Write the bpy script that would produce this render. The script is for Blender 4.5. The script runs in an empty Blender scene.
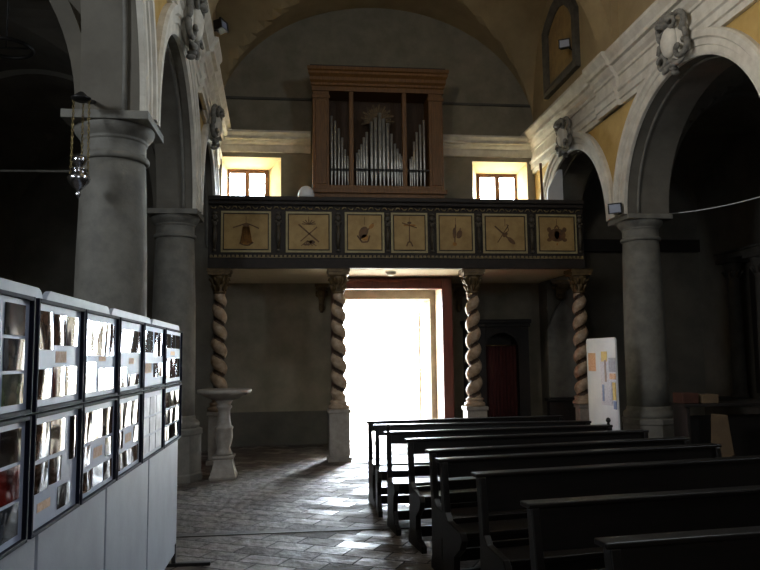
import bpy, bmesh, math, random
from mathutils import Vector, Matrix
random.seed(7)
PI = math.pi
scn = bpy.context.scene
COL = scn.collection

# ------------------------------------------------------------------ helpers
def lin(h):
    h = h.lstrip('#'); r = []
    for i in (0, 2, 4):
        c = int(h[i:i+2], 16)/255
        r.append(c/12.92 if c <= .04045 else ((c+.055)/1.055)**2.4)
    return (*r, 1)

class MB:
    """collects shapes; build() links them as one mesh object"""
    def __init__(s): s.v = []; s.f = []; s.mi = []; s.sm = []
    def add(s, vs, fs, mi=0, sm=False):
        o = len(s.v); s.v += [tuple(v) for v in vs]
        for f in fs: s.f.append([i+o for i in f]); s.mi.append(mi); s.sm.append(sm)
        return s
    def box(s, x0, x1, y0, y1, z0, z1, mi=0, M=None):
        vs = [Vector((x, y, z)) for x in (x0, x1) for y in (y0, y1) for z in (z0, z1)]
        if M: vs = [M @ v for v in vs]
        return s.add(vs, [(0,1,3,2),(4,6,7,5),(0,4,5,1),(2,3,7,6),(0,2,6,4),(1,5,7,3)], mi)
    def prism(s, pts, f0, f1, mi=0):
        """polygon pts mapped by f0(p), f1(p) to two 3D end caps"""
        n = len(pts); vs = [f0(p) for p in pts]+[f1(p) for p in pts]
        fs = [list(range(n))[::-1], list(range(n, 2*n))]
        fs += [(i, (i+1) % n, (i+1) % n+n, i+n) for i in range(n)]
        return s.add(vs, fs, mi)
    def lathe(s, prof, c=(0, 0, 0), n=32, mi=0, sm=True, sx=1, sy=1, M=None):
        vs = []; fs = []
        for r, z in prof:
            for k in range(n):
                a = 2*PI*k/n; p = Vector((c[0]+r*sx*math.cos(a), c[1]+r*sy*math.sin(a), c[2]+z))
                vs.append(M @ p if M else p)
        m = len(prof)
        for j in range(m-1):
            for k in range(n):
                k2 = (k+1) % n; fs.append((j*n+k, j*n+k2, (j+1)*n+k2, (j+1)*n+k))
        s.add(vs, fs, mi, sm)
        o = len(s.v)-len(vs)
        s.f.append([o+k for k in range(n)][::-1]); s.mi.append(mi); s.sm.append(False)
        s.f.append([o+(m-1)*n+k for k in range(n)]); s.mi.append(mi); s.sm.append(False)
        return s
    def tube(s, pts, r, n=8, mi=0, closed=False):
        pts = [Vector(p) for p in pts]; m = len(pts)
        rr = r if isinstance(r, (list, tuple)) else [r]*m
        vs = []; fs = []; up = None
        for i, p in enumerate(pts):
            if closed: t = pts[(i+1) % m]-pts[i-1]
            else: t = pts[min(i+1, m-1)]-pts[max(i-1, 0)]
            t.normalize()
            if up is None:
                up = Vector((0, 0, 1)) if abs(t.z) < .9 else Vector((1, 0, 0))
            a = t.cross(up).normalized(); b = a.cross(t).normalized(); up = b
            for k in range(n):
                g = 2*PI*k/n; vs.append(p+(a*math.cos(g)+b*math.sin(g))*rr[i])
        for i in range(m if closed else m-1):
            j = (i+1) % m
            for k in range(n):
                k2 = (k+1) % n; fs.append((i*n+k, i*n+k2, j*n+k2, j*n+k))
        if not closed: fs += [list(range(n)), [(m-1)*n+k for k in range(n)][::-1]]
        return s.add(vs, fs, mi, True)
    def ball(s, c, r, sx=1, sy=1, sz=1, n=16, m=10, mi=0):
        prof = [(max(1e-4, r*math.sin(PI*i/m)), -r*sz*math.cos(PI*i/m)) for i in range(m+1)]
        return s.lathe(prof, c, n, mi, True, sx, sy)
    def strips(s, rows, mi=0, sm=False, closed=False):
        """grid of points rows[i][j]"""
        n = len(rows[0]); vs = [p for r in rows for p in r]; fs = []
        for i in range(len(rows)-1):
            for j in range(n if closed else n-1):
                k = (j+1) % n; fs.append((i*n+j, i*n+k, (i+1)*n+k, (i+1)*n+j))
        return s.add(vs, fs, mi, sm)
    def build(s, name, mats, parent=None, bevel=0, recalc=True):
        me = bpy.data.meshes.new(name); me.from_pydata(s.v, [], s.f)
        mats = mats if isinstance(mats, (list, tuple)) else [mats]
        for m in mats: me.materials.append(m)
        me.polygons.foreach_set('material_index', s.mi)
        me.polygons.foreach_set('use_smooth', s.sm)
        if recalc:
            b = bmesh.new(); b.from_mesh(me); bmesh.ops.recalc_face_normals(b, faces=b.faces); b.to_mesh(me); b.free()
        o = bpy.data.objects.new(name, me); COL.objects.link(o)
        if parent: o.parent = parent
        if bevel:
            md = o.modifiers.new('bevel', 'BEVEL'); md.width = bevel; md.segments = 2; md.limit_method = 'ANGLE'
            md.angle_limit = .7
        return o

def tag(o, label=None, cat=None, group=None, kind=None):
    if label: o['label'] = label
    if cat: o['category'] = cat
    if group: o['group'] = group
    if kind: o['kind'] = kind
    return o
def thing(name, loc, label, cat, group=None, rz=0):
    o = bpy.data.objects.new(name, None); COL.objects.link(o)
    o.location = loc; o.rotation_euler = (0, 0, rz); o.empty_display_size = .1
    return tag(o, label, cat, group)
def struct(o): o['kind'] = 'structure'; return o
def sempty(name):
    o = bpy.data.objects.new(name, None); COL.objects.link(o); o['kind'] = 'structure'; return o
def copy_tree(o, parent=None):
    c = o.copy(); COL.objects.link(c)
    if parent: c.parent = parent
    for ch in list(o.children): copy_tree(ch, c)
    return c

# ---------------------------------------------------------------- materials
def material(name, col, col2=None, rough=.8, scale=6, bump=0, bscale=40, metal=0, spec=.5, detail=6, stretch=None, lo=.35, hi=.65):
    m = bpy.data.materials.new(name); m.use_nodes = True
    nt = m.node_tree; b = nt.nodes['Principled BSDF']
    b.inputs['Roughness'].default_value = rough; b.inputs['Metallic'].default_value = metal
    b.inputs['Specular IOR Level'].default_value = spec
    b.inputs['Base Color'].default_value = lin(col)
    tc = nt.nodes.new('ShaderNodeTexCoord'); src = tc.outputs['Object']
    if stretch:
        mp = nt.nodes.new('ShaderNodeMapping'); mp.inputs['Scale'].default_value = stretch
        nt.links.new(src, mp.inputs['Vector']); src = mp.outputs['Vector']
    if col2:
        n = nt.nodes.new('ShaderNodeTexNoise'); n.inputs['Scale'].default_value = scale; n.inputs['Detail'].default_value = detail
        n.inputs['Roughness'].default_value = .62
        nt.links.new(src, n.inputs['Vector'])
        r = nt.nodes.new('ShaderNodeValToRGB')
        r.color_ramp.elements[0].color = lin(col); r.color_ramp.elements[1].color = lin(col2)
        r.color_ramp.elements[0].position = lo; r.color_ramp.elements[1].position = hi
        nt.links.new(n.outputs['Fac'], r.inputs['Fac']); nt.links.new(r.outputs['Color'], b.inputs['Base Color'])
    if bump:
        n2 = nt.nodes.new('ShaderNodeTexNoise'); n2.inputs['Scale'].default_value = bscale; n2.inputs['Detail'].default_value = 5
        nt.links.new(src, n2.inputs['Vector'])
        bp = nt.nodes.new('ShaderNodeBump'); bp.inputs['Strength'].default_value = bump; bp.inputs['Distance'].default_value = .01
        nt.links.new(n2.outputs['Fac'], bp.inputs['Height']); nt.links.new(bp.outputs['Normal'], b.inputs['Normal'])
    return m

M = {}
M['plaster'] = material('grey_plaster', '8c8473', '77705f', .9, 2.2, .25, 25)
M['dado'] = material('dado_paint', '5a574e', '4c4a43', .85, 3, .2, 25)
M['ochre'] = material('ochre_plaster', 'c2a262', 'ad8d4e', .9, 2.5, .2, 25)
M['nichepaint'] = material('yellow_niche_plaster', 'ead9b0', 'ddcaa0', .9, 2.5, .1, 25)
M['stucco'] = material('pale_stucco', 'd6d0c3', 'bdb6a8', .8, 5, .15, 50)
M['vault'] = material('vault_plaster', 'a8946f', '94815f', .92, 1.6, .2, 12)
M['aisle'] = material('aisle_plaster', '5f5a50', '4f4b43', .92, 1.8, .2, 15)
M['pier'] = material('pier_plaster', '6c675d', '5c574e', .9, 2.2, .25, 25)
M['stone'] = material('grey_stone', '757269', '625f58', .7, 7, .2, 60)
M['pedestal'] = material('stone_plinth', '7f7b73', '6b6861', .75, 8, .25, 60)
M['altarstone'] = material('dark_altar_stone', '45423c', '37342f', .8, 5, .2, 60)
M['marble'] = material('stoup_marble', 'a79f95', '8d857c', .45, 9, .1, 60)
M['scagliola'] = material('cream_scagliola', 'bda78e', '927a60', .4, 14, .1, 60)
M['twistdark'] = material('brown_spiral_paint', '4a3626', '36271b', .5, 14)
M['cartouche'] = material('weathered_stucco', '858178', '57544e', .75, 11, .2, 60)
M['gilt'] = material('old_gilding', '6f5a38', '4d3c24', .5, 14, .2, 60, metal=.2)
M['pew'] = material('dark_varnished_wood', '120d0a', '0b0806', .36, 5, .12, 30, spec=.35, stretch=(.6, 9, 9))
M['darkwood'] = material('black_brown_wood', '1d1510', '130e0a', .6, 6, .15, 30, stretch=(1, 8, 8))
M['organwood'] = material('brown_organ_wood', '805628', '63421d', .5, 6, .12, 30, stretch=(8, 8, .8))
M['organback'] = material('organ_back_boards', '4f3823', '3d2a1a', .7, 5, .1, 30, stretch=(8, 8, .8))
M['redwood'] = material('red_brown_door_wood', '6a2c1c', '54210f', .5, 5, .1, 30, stretch=(8, 8, .8))
M['palewood'] = material('pale_painted_wood', 'cfc6b4', 'bdb3a0', .6, 5, .1, 30)
M['winwood'] = material('window_wood', '6b4426', '553418', .6, 5, .1, 30)
M['loftdark'] = material('dark_loft_paint', '261c13', '19120c', .7, 9, .15, 40)
M['loftcarve'] = material('brown_carving', '4c4232', '2f281e', .55, 16, .15, 60)
M['loftgold'] = material('dull_gold_carving', '8d7a52', '5d5034', .5, 16, .15, 60)
M['loftcream'] = material('cream_panel_border', 'a89a70', '94865f', .6, 10, .1, 40)
M['panelpaint'] = material('tan_painted_panel', 'ab8e5a', '927646', .65, 5, .1, 40)
M['motif'] = material('brown_painted_motif', '4e3620', '6d4c2a', .65, 12)
M['motifgold'] = material('amber_painted_motif', 'a8742e', '8a5c24', .65, 12)
M['soffit'] = material('cream_soffit_boards', 'c9bb9c', 'b3a586', .7, 4, .15, 30, stretch=(1, 8, 8))
M['pipe'] = material('tin_pipe_metal', 'c6c5c0', 'a5a39e', .38, 10, metal=.75)
M['silver'] = material('silver', 'd0d0d4', '9c9ca2', .18, 18, .1, 60, metal=1)
M['iron'] = material('dark_iron', '24211f', '171514', .5, 12, .1, 60, metal=.6)
M['brass'] = material('dull_brass_chain', '8a7a52', '6b5d3c', .4, 12, metal=.9)
M['board'] = material('grey_display_board', '959ba6', '868c97', .5, 3, .08, 60)
M['noticeboard'] = material('white_notice_board', 'e4e6e8', 'd8dade', .5, 3, .05, 60)
M['moulding'] = material('blue_black_frame', '10142a', '0a0d1a', .7, 8, spec=.15)
M['mat'] = material('blue_grey_mat', '9da7c0', '919bb4', .5, 4)
M['caption'] = material('orange_caption_paper', 'cfae94', 'c19a7c', .7, 60, lo=.45, hi=.55)
M['redcloth'] = material('dark_red_curtain', '4c1817', '35100f', .85, 6, .2, 40, stretch=(10, 10, 1))
M['white'] = material('white_enamel', 'ececec', 'e2e2e2', .4, 4)
M['frost'] = material('frosted_lamp_glass', 'e8e2d2', 'ded7c5', .3, 4)
M['canvas'] = material('faded_painted_canvas', '9b7f50', '7b6541', .7, 3, .1, 40)
M['frameold'] = material('grey_stucco_frame', '57534b', '403d37', .7, 7, .2, 50)
M['card'] = material('tan_cardboard', '6e5a42', '5e4c38', .8, 4)
M['redbook'] = material('red_brown_cloth', '4e2a1c', '402116', .8, 5)
M['ground'] = material('pale_paving', 'c9c2b4', 'b4ad9f', .85, 2, .1, 20)
M['lampface'] = material('floodlight_glass', '85899a', '757989', .25, 3)
PAPERS = [material('paper_'+n, a, b, .5, s, lo=.45, hi=.55) for n, a, b, s in
          [('yellow', 'd9b93e', 'c9a62e', 30), ('white', 'd8d4da', 'bdb8c2', 40), ('blue', '6f84ad', '5a6d96', 20),
           ('orange', 'd08a4a', 'e2b48a', 60), ('brown', '74503c', '8d664d', 25), ('grey', '8e8c98', '777583', 30)]]
PHOTOS = [material('photo_print_'+n, a, b, .06, s, spec=.6, detail=3) for n, a, b, s in
          [('dusk', '0b0c10', '30251f', 9), ('faces', '120b08', '6a5040', 14), ('street', '10151d', '4e5158', 11), ('red', '12090a', '6a1d18', 8), ('green', '0f150d', '566048', 12)]] + [material('photo_print_pale', 'c2c7d6', '9298ab', .45, 7)]

def glass_mat():
    m = bpy.data.materials.new('window_glass'); m.use_nodes = True; nt = m.node_tree; nt.nodes.clear()
    o = nt.nodes.new('ShaderNodeOutputMaterial'); t = nt.nodes.new('ShaderNodeBsdfTransparent'); g = nt.nodes.new('ShaderNodeBsdfGlossy')
    g.inputs['Roughness'].default_value = .05; t.inputs['Color'].default_value = (.95, .97, .97, 1)
    n = nt.nodes.new('ShaderNodeTexNoise'); n.inputs['Scale'].default_value = 4
    r = nt.nodes.new('ShaderNodeMapRange'); r.inputs['To Min'].default_value = .05; r.inputs['To Max'].default_value = .1
    nt.links.new(n.outputs['Fac'], r.inputs['Value'])
    x = nt.nodes.new('ShaderNodeMixShader'); nt.links.new(r.outputs['Result'], x.inputs['Fac'])
    nt.links.new(t.outputs['BSDF'], x.inputs[1]); nt.links.new(g.outputs['BSDF'], x.inputs[2]); nt.links.new(x.outputs['Shader'], o.inputs['Surface'])
    return m
M['glass'] = glass_mat()

def floor_mat():
    m = bpy.data.materials.new('worn_brick_tiles'); m.use_nodes = True; nt = m.node_tree; b = nt.nodes['Principled BSDF']
    L = nt.links.new; N = nt.nodes.new
    tc = N('ShaderNodeTexCoord'); mp = N('ShaderNodeMapping'); mp.inputs['Rotation'].default_value = (0, 0, math.radians(28))
    L(tc.outputs['Object'], mp.inputs['Vector'])
    br = N('ShaderNodeTexBrick'); br.inputs['Scale'].default_value = 1; br.inputs['Brick Width'].default_value = .36; br.inputs['Row Height'].default_value = .22
    br.inputs['Mortar Size'].default_value = .008; br.inputs['Mortar Smooth'].default_value = .4
    br.inputs['Color1'].default_value = lin('7a716a'); br.inputs['Color2'].default_value = lin('4c4641'); br.inputs['Mortar'].default_value = lin('2b2724')
    br.inputs['Bias'].default_value = -.1
    L(mp.outputs['Vector'], br.inputs['Vector'])
    n = N('ShaderNodeTexNoise'); n.inputs['Scale'].default_value = 5; n.inputs['Detail'].default_value = 6; L(tc.outputs['Object'], n.inputs['Vector'])
    r = N('ShaderNodeValToRGB'); r.color_ramp.elements[0].color = (.45, .44, .43, 1); r.color_ramp.elements[1].color = (1, 1, 1, 1)
    r.color_ramp.elements[0].position = .35; r.color_ramp.elements[1].position = .65; L(n.outputs['Fac'], r.inputs['Fac'])
    mx = N('ShaderNodeMix'); mx.data_type = 'RGBA'; mx.blend_type = 'MULTIPLY'; mx.inputs['Factor'].default_value = .8
    L(br.outputs['Color'], mx.inputs['A']); L(r.outputs['Color'], mx.inputs['B']); L(mx.outputs['Result'], b.inputs['Base Color'])
    # per-tile worn polish
    br2 = N('ShaderNodeTexBrick'); br2.inputs['Scale'].default_value = 1
    for k in ('Brick Width', 'Row Height', 'Mortar Size'): br2.inputs[k].default_value = br.inputs[k].default_value
    br2.inputs['Color1'].default_value = (.24, .24, .24, 1); br2.inputs['Color2'].default_value = (.85, .85, .85, 1); br2.inputs['Mortar'].default_value = (.9, .9, .9, 1)
    br2.inputs['Bias'].default_value = .3
    L(mp.outputs['Vector'], br2.inputs['Vector'])
    n3 = N('ShaderNodeTexNoise'); n3.inputs['Scale'].default_value = 3.2; n3.inputs['Detail'].default_value = 4; L(tc.outputs['Object'], n3.inputs['Vector'])
    mr = N('ShaderNodeMapRange'); mr.inputs['From Min'].default_value = .35; mr.inputs['From Max'].default_value = .65
    mr.inputs['To Min'].default_value = -.12; mr.inputs['To Max'].default_value = .22; L(n3.outputs['Fac'], mr.inputs['Value'])
    ad = N('ShaderNodeMath'); ad.operation = 'ADD'; L(br2.outputs['Color'], ad.inputs[0]); L(mr.outputs['Result'], ad.inputs[1])
    ad.use_clamp = True
    L(ad.outputs['Value'], b.inputs['Roughness'])
    n2 = N('ShaderNodeTexNoise'); n2.inputs['Scale'].default_value = 9; n2.inputs['Detail'].default_value = 5; L(tc.outputs['Object'], n2.inputs['Vector'])
    ma = N('ShaderNodeMath'); ma.operation = 'MULTIPLY_ADD'; ma.inputs[1].default_value = -.6; L(br.outputs['Fac'], ma.inputs[0]); L(n2.outputs['Fac'], ma.inputs[2])
    bp = N('ShaderNodeBump'); bp.inputs['Strength'].default_value = .9; bp.inputs['Distance'].default_value = .03
    L(ma.outputs['Value'], bp.inputs['Height']); L(bp.outputs['Normal'], b.inputs['Normal'])
    return m
M['floor'] = floor_mat()

# ---------------------------------------------------------------- the shell
YB = 13.6                      # inner face of the entrance wall
YF = -6.0                      # inner face of the wall behind the camera
def fl(y): return -1.40-.033*(y-10)      # left arcade wall, nave face
def fr(y): return 4.68                   # right arcade wall, nave face
TH = .60
ZS, RISE, ZT = 3.60, 1.49, 6.0
COLY = [10.0, 6.15, 2.3, -1.55, -5.4]
ARCH = [(10.3, 13.12), (6.45, 9.7), (2.6, 5.85), (-1.25, 2.0), (-5.1, -1.85)]
def arch_pts(a, b, n=36, grow=0, s=1):
    c, h = (a+b)/2, (b-a)/2
    e = .55 if (s == -1 and abs(a-2.6) < .01) else 1       # the left arch nearest the altar has tall straight jambs
    rs = {6.45: 1.53}.get(a, RISE)
    sg = lambda v: math.copysign(max(abs(v), 1e-9)**e, v)
    return [(c-(h+grow)*sg(math.cos(PI*i/n)), ZS+(rs+grow)*sg(max(0, math.sin(PI*i/n)))) for i in range(n+1)]

struct(MB().box(-5.4, 8.2, YF-.3, YB+.65, -.1, 0).build('floor', M['floor']))
struct(MB().box(-1.25, 1.35, 6.86, 6.97, -.02, .006).build('trim_1', M['altarstone']))   # plain stone strip across the aisle floor
struct(MB().box(-30, 30, YB+.65, 60, -.3, -.004).build('ground', M['ground']))

def arcade(name, f, s, TH):
    mb = MB()
    prof = []           # (y, lower z)
    prof += [(YF, ZS), (-5.1, ZS)]
    for a, b in ARCH[::-1]:
        prof += [(a, ZS)] + arch_pts(a, b, s=s)[1:-1] + [(b, ZS)]
    prof += [(13.12, 0), (YB+.02, 0)]
    for (y0, z0), (y1, z1) in zip(prof, prof[1:]):
        if abs(y1-y0) < 1e-6:
            continue
        a0, a1 = f(y0), f(y1); b0, b1 = a0+s*TH, a1+s*TH
        if z0 == 0:
            mb.add([(a0, y0, 0), (a1, y1, 0), (a1, y1, ZS), (a0, y0, ZS)], [(0, 1, 2, 3)], 1)
            mb.add([(a0, y0, ZS), (a1, y1, ZS), (a1, y1, ZT), (a0, y0, ZT)], [(0, 1, 2, 3)], 0)
        else:
            mb.add([(a0, y0, z0), (a1, y1, z1), (a1, y1, ZT), (a0, y0, ZT)], [(0, 1, 2, 3)], 0)
        mb.add([(a0, y0, ZT), (a1, y1, ZT), (a1, y1, 8.8), (a0, y0, 8.8)], [(0, 1, 2, 3)], 2)
        mb.add([(b0, y0, z0), (b1, y1, z1), (b1, y1, 8.8), (b0, y0, 8.8)], [(0, 1, 2, 3)], 2)
        mb.add([(a0, y0, z0), (a1, y1, z1), (b1, y1, z1), (b0, y0, z0)], [(0, 1, 2, 3)], 1)
    y = 13.12; mb.add([(f(y), y, 0), (f(y)+s*TH, y, 0), (f(y)+s*TH, y, ZS), (f(y), y, ZS)], [(0, 1, 2, 3)], 1)
    return struct(mb.build(name, [M['ochre'], M['pier'], M['vault']]))
arcade('wall_left', fl, -1, .48)
arcade('wall_right', fr, 1, .64)

# entrance wall with the door opening and two splayed window niches
def back_wall():
    xs_i = [-5.4, -1.43, -.32, .74, 2.52, 3.42, 4.53, 8.2]; xs_o = [-5.4, -1.36, -.62, .80, 2.46, 3.66, 4.44, 8.2]
    zs = [0, 2.70, 4.3, 5.42, 9.0]; zo = [0, 2.66, 4.45, 5.27, 9.0]
    holes = {(3, 0), (1, 2), (5, 2)}
    mb = MB(); Y1 = YB+.6
    def I(i, j): return (xs_i[i], YB, zs[j])
    def O(i, j): return (xs_o[i], Y1, zo[j])
    for i in range(7):
        for j in range(4):
            if (i, j) in holes:
                m = 1 if j == 2 else 0
                for n_, (p, q) in enumerate((((i, j), (i+1, j)), ((i+1, j), (i+1, j+1)), ((i+1, j+1), (i, j+1)), ((i, j+1), (i, j)))):
                    if j == 0 and n_ == 0: continue
                    mb.add([I(*p), I(*q), O(*q), O(*p)], [(0, 1, 2, 3)], m)
            else:
                mb.add([I(i, j), I(i+1, j), I(i+1, j+1), I(i, j+1)], [(0, 1, 2, 3)], 0)
                mb.add([O(i, j), O(i+1, j), O(i+1, j+1), O(i, j+1)], [(0, 1, 2, 3)], 0)
    return struct(mb.build('wall_back', [M['plaster'], M['nichepaint']], recalc=False))
back_wall()
struct(MB().box(fl(YB)+.0, .62, YB-.012, YB, 0, .62).build('baseboard_back', M['dado'], bevel=.004))
struct(MB().box(-5.3, 8.2, YF-.3, YF, 0, 9.0).build('wall_front', M['plaster']))
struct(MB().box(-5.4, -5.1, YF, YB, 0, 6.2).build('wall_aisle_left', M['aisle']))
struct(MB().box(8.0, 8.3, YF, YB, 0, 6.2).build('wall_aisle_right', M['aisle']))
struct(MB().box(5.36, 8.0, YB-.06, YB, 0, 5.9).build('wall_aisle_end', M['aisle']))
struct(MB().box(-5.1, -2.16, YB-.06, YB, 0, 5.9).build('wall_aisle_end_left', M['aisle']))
struct(MB().box(5.36, 8.0, YB-.14, YB-.06, 3.62, 3.86).build('trim_2', M['darkwood']))

# cross vault over the nave, one bay per arch
BAYS = [(9.95, YB), (6.15, 9.95), (2.3, 6.15), (-1.55, 2.3), (YF, -1.55)]
XC, XH, ZV, RV = 1.62, 3.12, 6.0, 2.5
def ell(t): return math.sqrt(max(0, 1-t*t))
def vault(name, bays, x0f, x1f, zv, rv, mat, thick=.25, nx=48, ny=30):
    mb = MB()
    for a, b in bays:
        rows = []
        for j in range(ny+1):
            v = -math.cos(PI*j/ny); y = (a+b)/2+(b-a)/2*v
            x0, x1 = x0f(y), x1f(y); row = []
            for i in range(nx+1):
                u = -math.cos(PI*i/nx); x = (x0+x1)/2+(x1-x0)/2*u
                row.append((x, y, zv+rv*max(ell(u), ell(v))))
            rows.append(row)
        mb.strips(rows, 0, False)
    o = mb.build(name, mat, recalc=False)
    o.modifiers.new('shell', 'SOLIDIFY').thickness = thick
    o.modifiers['shell'].offset = 1
    return struct(o)
vault('ceiling', BAYS, lambda y: fl(y)-.03, lambda y: fr(y)+.03, ZV, RV, M['vault'])
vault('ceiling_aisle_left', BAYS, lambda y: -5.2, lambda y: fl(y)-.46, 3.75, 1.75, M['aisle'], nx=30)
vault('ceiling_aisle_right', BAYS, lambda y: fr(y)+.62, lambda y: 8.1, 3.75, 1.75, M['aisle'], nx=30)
struct(MB().box(-5.4, 8.3, YF, YB+.6, 9.0, 9.2).build('ceiling_roof', M['aisle']))
# transverse ribs between the bays
def rib(y, w, x0, x1, zv, rv, d):
    n = 40; c, h = (x0+x1)/2, (x1-x0)/2; mb = MB()
    rows = []
    for i in range(n+1):
        g = PI*i/n; ca, sa = -math.cos(g), math.sin(g)
        o = (c+(h+.06)*ca, zv+(rv+.1)*sa); q = (c+(h-d)*ca, zv+(rv-d)*sa)
        rows.append([(q[0], y-w/2, q[1]), (q[0], y+w/2, q[1]), (o[0], y+w/2, o[1]), (o[0], y-w/2, o[1])])
    return mb.strips(rows, 0, False, True)
k = 3
for y in (9.95, 6.15, 2.3):
    struct(rib(y, .5, fl(y), fr(y), ZV, RV, .09).build('trim_%d' % k, M['vault'])); k += 1
for y in (10.0, 6.15):
    struct(rib(y, .45, -5.1, fl(y)-.46, 3.62, 1.88, .07).build('trim_%d' % k, M['aisle'])); k += 1
    struct(rib(y, .45, fr(y)+.62, 8.0, 3.62, 1.88, .07).build('trim_%d' % k, M['aisle'])); k += 1
# pilaster strips of the upper wall above the cornice
for f, s in ((fl, 1), (fr, -1)):
    struct(MB().box(min(f(9.95)-s*.06, f(9.95)+s*.1), max(f(9.95)-s*.06, f(9.95)+s*.1), 9.68, 10.22, ZT-.02, 7.2).build('trim_%d' % k, M['vault'])); k += 1

# moulded cornice round the nave
CORN = [(.03, 5.18), (.05, 5.18), (.05, 5.26), (.075, 5.27), (.075, 5.37), (.10, 5.39), (.10, 5.43), (.06, 5.46), (.06, 5.60), (.085, 5.61), (.085, 5.65),
        (.13, 5.70), (.15, 5.76), (.20, 5.77), (.20, 5.83), (.235, 5.88), (.26, 5.92), (.26, 5.97), (.0, 6.01), (-.03, 6.01), (-.03, 5.18)]
CORNB = [(p, z) for p, z in CORN if z > 5.44]; CORNB = [(.05, 5.46)] + CORNB[2:-1] + [(-.03, 5.46)]; CORNB = [(p, 5.51+(z-5.46)*.71) for p, z in CORNB]
def cornice_side(f, s, y0, y1, extra=0):
    mb = MB()
    q = [(p+extra if p > 0 else p, z) for p, z in CORN]
    return mb.prism(q, lambda p: (f(y0)+s*p[0], y0, p[1]), lambda p: (f(y1)+s*p[0], y1, p[1]))
for f, s in ((fl, 1), (fr, -1)):
    struct(cornice_side(f, s, YF, YB-.0).build('trim_%d' % k, M['stucco'])); k += 1
    struct(cornice_side(f, s, 9.62, 10.32, .055).build('trim_%d' % k, M['stucco'])); k += 1
for x0, x1 in ((fl(YB), .24), (2.74, fr(YB))):
    struct(MB().prism(CORNB, lambda p: (x0, YB-p[0], p[1]), lambda p: (x1, YB-p[0], p[1])).build('trim_%d' % k, M['stucco'])); k += 1
struct(MB().prism([(0, 6.55), (.03, 6.56), (.03, 6.6), (0, 6.61)], lambda p: (fl(YB), YB-p[0], p[1]), lambda p: (fr(YB), YB-p[0], p[1])).build('trim_%d' % k, M['dado'])); k += 1
# archivolts: stepped bands that follow each arch on the nave face
def archivolt(f, s, a, b):
    prof = [(-.012, -.01), (-.012, .035), (.02, .05), (.09, .05), (.10, .065), (.17, .065), (.19, .09), (.265, .09), (.285, .06), (.285, -.01)]
    n = 36
    lines = [[(f(y)+s*d, y, z) for y, z in arch_pts(a, b, n, w, s)] for w, d in prof]
    rows = [[ln[i] for ln in lines] for i in range(n+1)]
    mb = MB().strips(rows, 0, False, True); m_ = len(prof)
    mb.f += [list(range(m_)), [n*m_+i for i in range(m_)][::-1]]; mb.mi += [0, 0]; mb.sm += [False, False]
    return mb
for f, s in ((fl, 1), (fr, -1)):
    for a, b in ARCH[:3]:
        struct(archivolt(f, s, a, b).build('trim_%d' % k, M['stucco'])); k += 1

# thin roll moulding along each soffit
for f, s, w in ((fl, -1, .13), (fr, 1, .17)):
    for a, b in ARCH[:3]:
        struct(MB().tube([(f(y)+s*w, y, z) for y, z in arch_pts(a, b, 36, -.012, s)], .022, 8).build('trim_%d' % k, M['stone'])); k += 1
# window frames in the niches
def window(name, x0, x1, z0, z1, y, split):
    e = sempty(name); w = .07
    fb = MB()
    fb.box(x0, x0+w, y-.03, y+.03, z0, z1).box(x1-w, x1, y-.03, y+.03, z0, z1)
    fb.box(x0+w, x1-w, y-.03, y+.03, z0, z0+w).box(x0+w, x1-w, y-.03, y+.03, z1-w, z1)
    xm = (x0+x1)/2
    fb.box(xm-.045, xm+.045, y-.035, y+.035, z0+w, z1-w)
    for t in split: fb.box(x0+w, x1-w, y-.015, y+.015, z0+(z1-z0)*t-.012, z0+(z1-z0)*t+.012)
    fb.build('window_frame', M['winwood'], e)
    MB().box(x0+w, x1-w, y-.003, y+.003, z0+w, z1-w).build('window_pane', M['glass'], e)
window('window_1', -1.40, -.58, 4.4, 5.3, YB+.5, [])
window('window_2', 3.62, 4.48, 4.4, 5.3, YB+.5, [])

# the open entrance: wooden porch frame under the loft and an open leaf outside
d = sempty('door_1')
fb = MB(); fb.box(.62, .78, 12.42, 12.56, 0, 2.98).box(2.52, 2.70, 12.42, 12.56, 0, 2.98).box(.78, 2.52, 12.42, 12.56, 2.78, 2.98)
fb.build('door_frame', M['redwood'], d, bevel=.012)
for x in (.62, 2.62):
    p = MB().box(x, x+.08, 12.56, YB-.0, 0, 2.98)
    p.build('side_panel', M['redwood'] if x < 1 else M['palewood'], d, bevel=.006)
MB().box(.70, 2.62, 12.56, YB, 2.90, 2.98).build('top_panel', M['palewood'], d)
def leaf(x0, x1, parent):
    mb = MB().box(x0, x1, 0, .05, .02, 2.64)
    for z0, z1 in ((.15, .95), (1.1, 1.9), (2.05, 2.54)):
        mb.box(x0+.1, x1-.1, -.02, 0, z0, z1)
    return mb.build('door_leaf', M['palewood'], parent, bevel=.008)
lf = leaf(0, .88, d); lf.location = (2.44, 14.22, 0); lf.rotation_euler = (0, 0, math.radians(97))
lk = MB().tube([(.78, -.03, 1.05), (.78, -.07, 1.05), (.68, -.07, 1.05)], .012).build('door_handle', M['iron'], lf)
lf2 = leaf(0, .88, d); lf2.location = (.72, 14.2, 0); lf2.rotation_euler = (0, 0, math.radians(100))

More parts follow.
